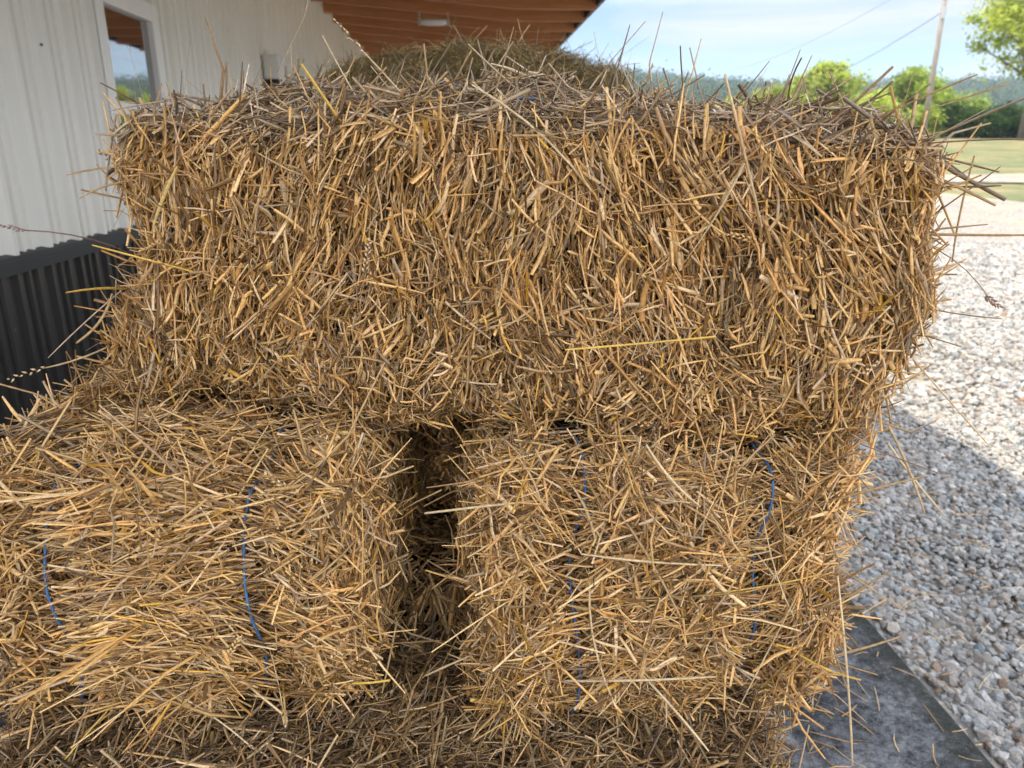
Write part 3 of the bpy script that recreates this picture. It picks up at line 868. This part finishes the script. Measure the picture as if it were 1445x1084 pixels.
o = make_bale('straw_bale', (.96, .48, .315), {'left': 66000, 'top': 44000, 'front': 30000, 'back': 18000, 'right': 4000, 'bottom': 8000},
              {'left': end_left, 'top': (math.pi/2, .9, .3, 1.3), 'front': (math.pi/2, .6, .3, .9)}, LL, LRZ, 2, heads=50, poke=.07,
              extra=placed_straws(LL, LRZ, left_specs), pinch=.028, edgewild=1.2, twine_y=.112)
tag(o, 'straw bale at lower left, end forward, grain running sideways between its blue twines', 'straw bale', 'straw bales stacked on the porch')

# --- lower right bale
def end_right(p, q, n):
    low = np.clip((-q[:, 2]-.1)/.7, 0, 1)
    fan = -np.sign(p[:, 1]*0+1) * np.clip((p[:, 1])/.115, -1.4, 1.4)
    theta = .45*np.sin(p[:, 1]*15+1) + low*1.1*np.sign(fan)
    return theta, 1.0, .55, 1.25
RL = Vector((.240, 1.295, .900)); RRZ = R(90+1.5)
right_specs = []
def SR(x0, y0, x1, y1, Ya, Yb, r_, c, fl=0, hd=0): right_specs.append((at(x0, y0, Ya), at(x1, y1, Yb), r_, c, fl, hd))
SR(640, 720, 775, 705, .80, .79, .0021, PALE); SR(860, 785, 1020, 798, .79, .78, .0019, PALE); SR(865, 715, 960, 870, .79, .78, .0020, TAN)
SR(940, 660, 988, 715, .79, .77, .0022, PALE); SR(1045, 830, 1160, 810, .79, .78, .0017, GOLD); SR(835, 960, 1010, 955, .78, .76, .0019, PALE)
SR(930, 980, 1000, 1060, .77, .75, .0019, PALE); SR(800, 690, 840, 760, .80, .78, .0024, TAN, 1); SR(840, 860, 870, 1000, .79, .76, .0018, PALE)
SR(1185, 850, 1203, 1080, .78, .74, .0016, PALE); SR(1190, 920, 1277, 896, .79, .76, .0016, TAN); SR(1180, 800, 1290, 870, .80, .74, .0010, TAN)
SR(1050, 985, 1130, 830, .78, .77, .0017, PALE); SR(1150, 930, 1215, 960, .79, .75, .0018, GOLD); SR(620, 945, 665, 925, .8, .76, .0016, PALE)
SR(1085, 745, 1120, 870, .79, .775, .0026, PALE, 1)
o = make_bale('straw_bale', (.96, .475, .39), {'left': 66000, 'top': 16000, 'front': 32000, 'back': 40000, 'right': 4000, 'bottom': 10000},
              {'left': end_right, 'top': (math.pi/2, .9, .3, 1.3), 'front': (math.pi/2, .7, .3, .8), 'back': (math.pi/2, .8, .3, .8)}, RL, RRZ, 3, heads=60, poke=.07,
              extra=placed_straws(RL, RRZ, right_specs), pinch=.030, edgewild=1.3, twine_y=.118)
tag(o, 'straw bale at lower right beside the dark gap, blue twine down its shaggy end', 'straw bale', 'straw bales stacked on the porch')

# --- crosswise bale underneath them
DL = Vector((-.092, .825, .532)); DRZ = R(1.0)
def low_warp(p):
    p = p.copy(); p[:, 2] += .035*np.clip(-p[:, 0]/.2, 0, 1)*np.clip(p[:, 2]/.17, 0, 1) - .03*np.clip(p[:, 0]/.1+.3, 0, 1)*np.clip(p[:, 2]/.17, 0, 1); return p
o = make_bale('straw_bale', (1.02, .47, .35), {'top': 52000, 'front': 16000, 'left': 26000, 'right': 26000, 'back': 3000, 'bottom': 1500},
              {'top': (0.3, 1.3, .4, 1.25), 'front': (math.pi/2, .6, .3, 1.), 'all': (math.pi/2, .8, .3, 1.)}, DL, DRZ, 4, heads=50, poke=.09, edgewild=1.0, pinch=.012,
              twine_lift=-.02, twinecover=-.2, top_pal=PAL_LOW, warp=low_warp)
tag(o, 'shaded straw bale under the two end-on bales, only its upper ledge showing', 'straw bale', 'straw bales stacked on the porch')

# --- plain filler bales that carry the pile and stand behind it
proto = make_bale('straw_bale', (1.0, .46, .355), {'all': 9000, 'top': 11000, 'front': 11000}, {'front': (math.pi/2, .5, .25, 1.), 'back': (math.pi/2, .5, .25, 1.), 'all': (.0, 1.2, .4, 1.)},
                  (-.08, 1.31, .560), 0, 9, heads=0, thick=1.5, edgewild=.3, twine_lift=-.02)
tag(proto, 'crosswise straw bale at the back, seen only deep in the dark gap', 'straw bale', 'straw bales stacked on the porch')
def copy_bale(src, loc, rz, label):
    c = src.copy(); COL.objects.link(c); c.location = loc; c.rotation_euler = (0, 0, rz); c['label'] = label
    for ch in src.children:
        d = ch.copy(); COL.objects.link(d); d.parent = c
    return c
copy_bale(proto, (-.42, 1.06, .185), R(91), 'straw bale on the slab at the very bottom left of the pile')
copy_bale(proto, (.10, 1.07, .185), R(89), 'straw bale on the slab at the very bottom right of the pile')
for k in range(4):
    copy_bale(proto, (-.02 + .02*((k*7) % 3 - 1), 2.62, .183 + .361*k), R((-3, 2, -1, 3)[k]), ['straw bale on the slab at the foot of the far stack', 'second straw bale up in the far stack', 'third straw bale up in the far stack', 'straw bale directly beneath the green hay bale'][k])

def hay_warp(p):
    p = p.copy(); p[:, 2] -= .075*np.clip(np.abs(p[:, 0]-.02)/.46, 0, 1)**1.6 * np.clip(p[:, 2]/.17, 0, 1); return p
o = make_bale('hay_bale', (.93, .46, .33), {'all': 12000, 'front': 42000, 'top': 30000, 'right': 25000, 'left': 20000}, {'all': (math.pi/2, .9, .4, 1.1), 'top': (0, 1.3, .5, 1.2)}, (.04, 2.60, 1.570), R(-2), 12,
              pal=PAL_HAY, palw=np.full(len(PAL_HAY), 1/len(PAL_HAY)), heads=0, thick=.62, warp=hay_warp, twines=False, edgewild=1.0, rad=.08, lenk=1.15)
tag(o, 'grey green hay bale on top of the stack behind, out of focus under the rafters', 'hay bale')

# --- loose straw dropped on the slab and stones
rng = np.random.default_rng(55)
n = 1500
X = rng.uniform(.4, 2.3, n); Y = rng.uniform(.6, 3.0, n)
keep = rng.random(n) < np.exp(-(X-.5)*1.5); X = X[keep]; Y = Y[keep]; n = len(X)
a = rng.uniform(0, np.pi, n)
Z = np.where(X < 1.28, .003, -.018)
D = unit(np.stack([np.cos(a), np.sin(a), rng.normal(0, .06, n)], 1))
v, f, c = straw_mesh(np.stack([X, Y, Z], 1), D, rng.gamma(3, .02, n)+.02, rng.uniform(.0007, .0017, n), np.zeros(n), colours(n, PAL[[0, 1, 3, 7]], np.full(4, .25)), bend=.06)
spec = [(at(1345, 870, 1.82), at(1405, 945, 1.62)), (at(1267, 900, 1.9), at(1288, 950, 1.8))]
o = link('loose_straw', bale_mesh('loose_straw', v, f, c), M['straw']); tag(o, kind='stuff')

# ------------------------------------------------------------------ trees and far country
def leaf_cloud(centres, radii, per, size, pal, seed, squash=.75):
    r_ = np.random.default_rng(seed)
    n = len(centres)*per
    ci = np.repeat(np.arange(len(centres)), per)
    d = r_.normal(size=(n, 3))*.52; d[:, 2] *= squash
    P = np.asarray(centres)[ci] + d*np.asarray(radii)[ci][:, None]
    nrm = unit(r_.normal(size=(n, 3)) + np.array([0, 0, 1.0])); t_ = unit(np.cross(nrm, r_.normal(size=(n, 3)))); u = np.cross(nrm, t_)
    s = size*r_.lognormal(0, .3, n)[:, None]
    V = np.stack([P - t_*s, P - u*s*.45 + nrm*s*.12, P + t_*s, P + u*s*.45 + nrm*s*.12], 1).reshape(-1, 3)
    F = (np.array([[0, 1, 2, 3]])[None] + (np.arange(n)*4)[:, None, None]).reshape(-1, 4)
    pal = np.asarray(pal); C = pal[r_.integers(0, len(pal), n)]*(1+r_.normal(0, .15, (n, 1)))
    C = C * (1 + .22*r_.normal(size=len(centres)))[ci][:, None]
    return V, F, np.repeat(C.clip(.005, .6), 4, 0)

GREEN = [(.27, .37, .05), (.33, .43, .06), (.19, .28, .035), (.42, .48, .09)]
LIME = [(.36, .45, .06), (.44, .52, .09), (.27, .36, .045), (.50, .56, .12)]
DARKG = [(.035, .075, .014), (.05, .10, .018), (.07, .12, .022)]

def tree(x, y, h, rad, label, cat='tree', name='leafy_tree', pal=GREEN, clumps=46, per=260, size=.16, seed=1, trunk_r=.2, base=.3, squash=.9, group=None, z0=None, rk=1.0):
    r_ = np.random.default_rng(seed); rr = random.Random(seed)
    z = terrain(y) - .09 if z0 is None else z0
    root = empty(name, (x, y, z)); tag(root, label, cat, group)
    cz = h*(base + (1-base)*.5); hz = h*(1-base)*.5
    cs = []; rs = []
    for i in range(clumps):
        d = r_.normal(size=3); d /= np.linalg.norm(d); k = r_.uniform(.4, 1.05)
        w = 1 - .35*max(0, d[2])
        cs.append((d[0]*rad*k*w*.86, d[1]*rad*k*w*.86, cz + d[2]*hz*k*.86)); rs.append(rk*rad*r_.uniform(.12, .32))
    V, F, C = leaf_cloud(cs, rs, per, size, pal, seed)
    link('crown', np_mesh('crown', V, F, C, smooth=False), M['leaf'], root)
    mb = MB(); lean = rr.uniform(-.03, .03)*h
    mb.tube([(0, 0, -.1), (lean*.3, 0, h*.25), (lean, 0, h*.55), (lean, 0, h*.82)], [trunk_r*1.25, trunk_r, trunk_r*.6, trunk_r*.15], 9)
    for c_ in cs[::3]:
        s0 = Vector((lean*.6, 0, h*rr.uniform(max(.15, base*.6), .6))); e = Vector(c_); m_ = s0.lerp(e, .5) + Vector((0, 0, .06*h*rr.uniform(-.4, .8)))
        mb.tube([s0, m_, e], [trunk_r*.38, trunk_r*.22, trunk_r*.06], 5, cap=False)
    mb.build('trunk', M['bark'], root, smooth=True)
    return root

def bgx(px, Y, py=190): return at(px, py, Y).x
tree(44.9, 60, 15.0, 6.0, 'large sunlit tree at the right edge with a thick ivied trunk and open crown', clumps=90, per=120, size=.19, seed=5, trunk_r=.42, base=.25, pal=LIME)
tree(bgx(1160, 95), 95, 8.9, 4.6, 'feathery pale green willowy tree just left of the utility pole', name='willow_tree', clumps=70, per=300, size=.22, seed=6, base=.08, pal=LIME)
tree(bgx(1283, 90), 90, 7.6, 4.7, 'rounded yellow green tree right behind the utility pole', clumps=60, per=260, size=.22, seed=7, base=.15, pal=GREEN)
tree(bgx(1085, 100), 100, 6.6, 3.2, 'small lime tree furthest left, half hidden by the top bale', clumps=40, per=220, size=.22, seed=8, base=.1, pal=LIME)
tree(bgx(1222, 84), 84, 4.6, 4.0, 'low pale bush between the willowy tree and the rounded tree', cat='bush', name='bush', clumps=44, per=220, size=.2, seed=9, base=.02, pal=LIME)
for i, (px, Y_, h_, r_c, lb) in enumerate(((1035, 112, 5.2, 3.6, 'lime bush at the far left of the distant tree line, barely above the bale'), (1118, 104, 5.6, 4.0, 'low lime shrub filling in just left of the willowy tree'),
        (1200, 108, 5.4, 4.2, 'darker green shrub behind the low pale bush'), (1252, 112, 6.6, 4.2, 'small green tree filling the gap left of the rounded tree'), (1345, 118, 6.4, 4.8, 'distant green tree right of the utility pole, above the hedge'))):
    tree(bgx(px, Y_), Y_, h_, r_c, lb, cat='tree' if 'tree' in lb else 'shrub', name='leafy_tree' if 'tree' in lb else 'shrub', clumps=42, per=190, size=.22, seed=40+i, base=.03, pal=LIME if i < 2 else GREEN, rk=1.3)
for i, px in enumerate((1300, 1330, 1358, 1385, 1412, 1440, 1470)):
    tree(bgx(px, 66 + (i % 3)), 66 + (i % 3), 2.5 + .3*((i*5) % 3), 1.9, 
         ['dark hedge shrub at the left end of the row beyond the dry grass', 'dark hedge shrub second from the left end of the row', 'dark hedge shrub third from the left end of the row',
          'dark hedge shrub in the middle of the row beyond the grass', 'dark hedge shrub just left of the big tree trunk', 'dark hedge shrub right behind the big tree trunk', 'dark hedge shrub right of the big tree trunk'][i], cat='shrub', name='hedge_shrub', pal=DARKG if i else GREEN, clumps=30, per=230, size=.13, seed=20+i, trunk_r=.08, base=-.05, rk=1.7, group='shrubs in the hedge row')

# utility pole with its crossing wires
PY = 46
pb = at(1303, 190, PY); pz = terrain(PY)
pole = empty('utility_pole', (pb.x, PY, pz)); tag(pole, 'weathered wooden utility pole with wires standing beyond the gravel drive', 'utility pole')
MB().tube([(0, 0, -.3), (0, 0, 4), (.02, 0, 10.5)], [.17, .15, .11], 12).build('post', M['pole'], pole, smooth=True)
MB().box((-.12, -.16, 7.1), (.14, -.10, 7.7)).build('bracket', M['bracket'], pole); MB().box((.02, -.22, 8.2), (.22, -.12, 8.6)).build('bracket', M['bracket'], pole)
def wire(a, b_, sag):
    a = Vector(a); b_ = Vector(b_); return [a.lerp(b_, i/16) - Vector((0, 0, sag*4*(i/16)*(1-i/16))) for i in range(17)]
far = at(1120, 122, 110) - Vector((pb.x, PY, pz))
MB().tube(wire((0, 0, 7.45), far, .8), .022, 5).build('wire', M['cable'], pole)
MB().tube(wire((0.1, 0, 8.4), (22, 6, 9.6), .5), .02, 5).build('wire', M['cable'], pole)
MB().tube(wire((0.05, 0, 9.9), far + Vector((-6, 8, 3.0)), .9), .012, 5).build('wire', M['cable'], pole)

# wooded hills
def hill_z(x, y):
    k = 1/(1+math.exp(-(y-520)/95))
    return 2.0 + k*(52 + 9*math.sin(x*.006+1.0) + 5*math.sin(x*.017+.3) + .02*(x-250)*0 + 12*math.exp(-((x-560)/120)**2) )
V = []; F = []; xs = np.linspace(-900, 1500, 60); ys = np.linspace(250, 1150, 24)
for yy in ys:
    for xx in xs: V.append((xx, yy, hill_z(xx, yy) - 1.0*(yy < 260)))
nx = len(xs)
F = [(j*nx+i, j*nx+i+1, (j+1)*nx+i+1, (j+1)*nx+i) for j in range(len(ys)-1) for i in range(nx-1)]
o = link('hills', np_mesh('hills', V, F), M['hill']); tag(o, kind='structure')
r_ = np.random.default_rng(77); cs = []; rs = []
for i in range(3600):
    yy = r_.uniform(380, 760); xx = r_.uniform(.0*yy - 60, .95*yy + 60)
    rr_ = r_.uniform(4.5, 9); cs.append((xx, yy, hill_z(xx, yy) + rr_*.6)); rs.append(rr_)
V, F, C = leaf_cloud(cs, rs, 46, 1.25, [(.045, .08, .022), (.06, .10, .03), (.035, .065, .02), (.08, .11, .03)], 78, squash=.8)
o = link('forest', np_mesh('forest', V, F, C, smooth=False), M['leaf']); tag(o, kind='stuff')

# air between here and the hills
HAZE = True
if HAZE:
    hz = MB().box((-1000, -80, -3), (1600, 1200, 110)).build('haze', None); 
    m = bpy.data.materials.new('haze'); m.use_nodes = True; t = m.node_tree; t.nodes.clear()
    out = t.nodes.new('ShaderNodeOutputMaterial'); pv = t.nodes.new('ShaderNodeVolumePrincipled')
    pv.inputs['Color'].default_value = (.70, .84, 1.0, 1); pv.inputs['Density'].default_value = .00030; pv.inputs['Anisotropy'].default_value = .3
    t.links.new(pv.outputs[0], out.inputs['Volume']); hz.data.materials.append(m); tag(hz, kind='stuff')
print('total verts', sum(len(o.data.vertices) for o in S.objects if o.type == 'MESH'))
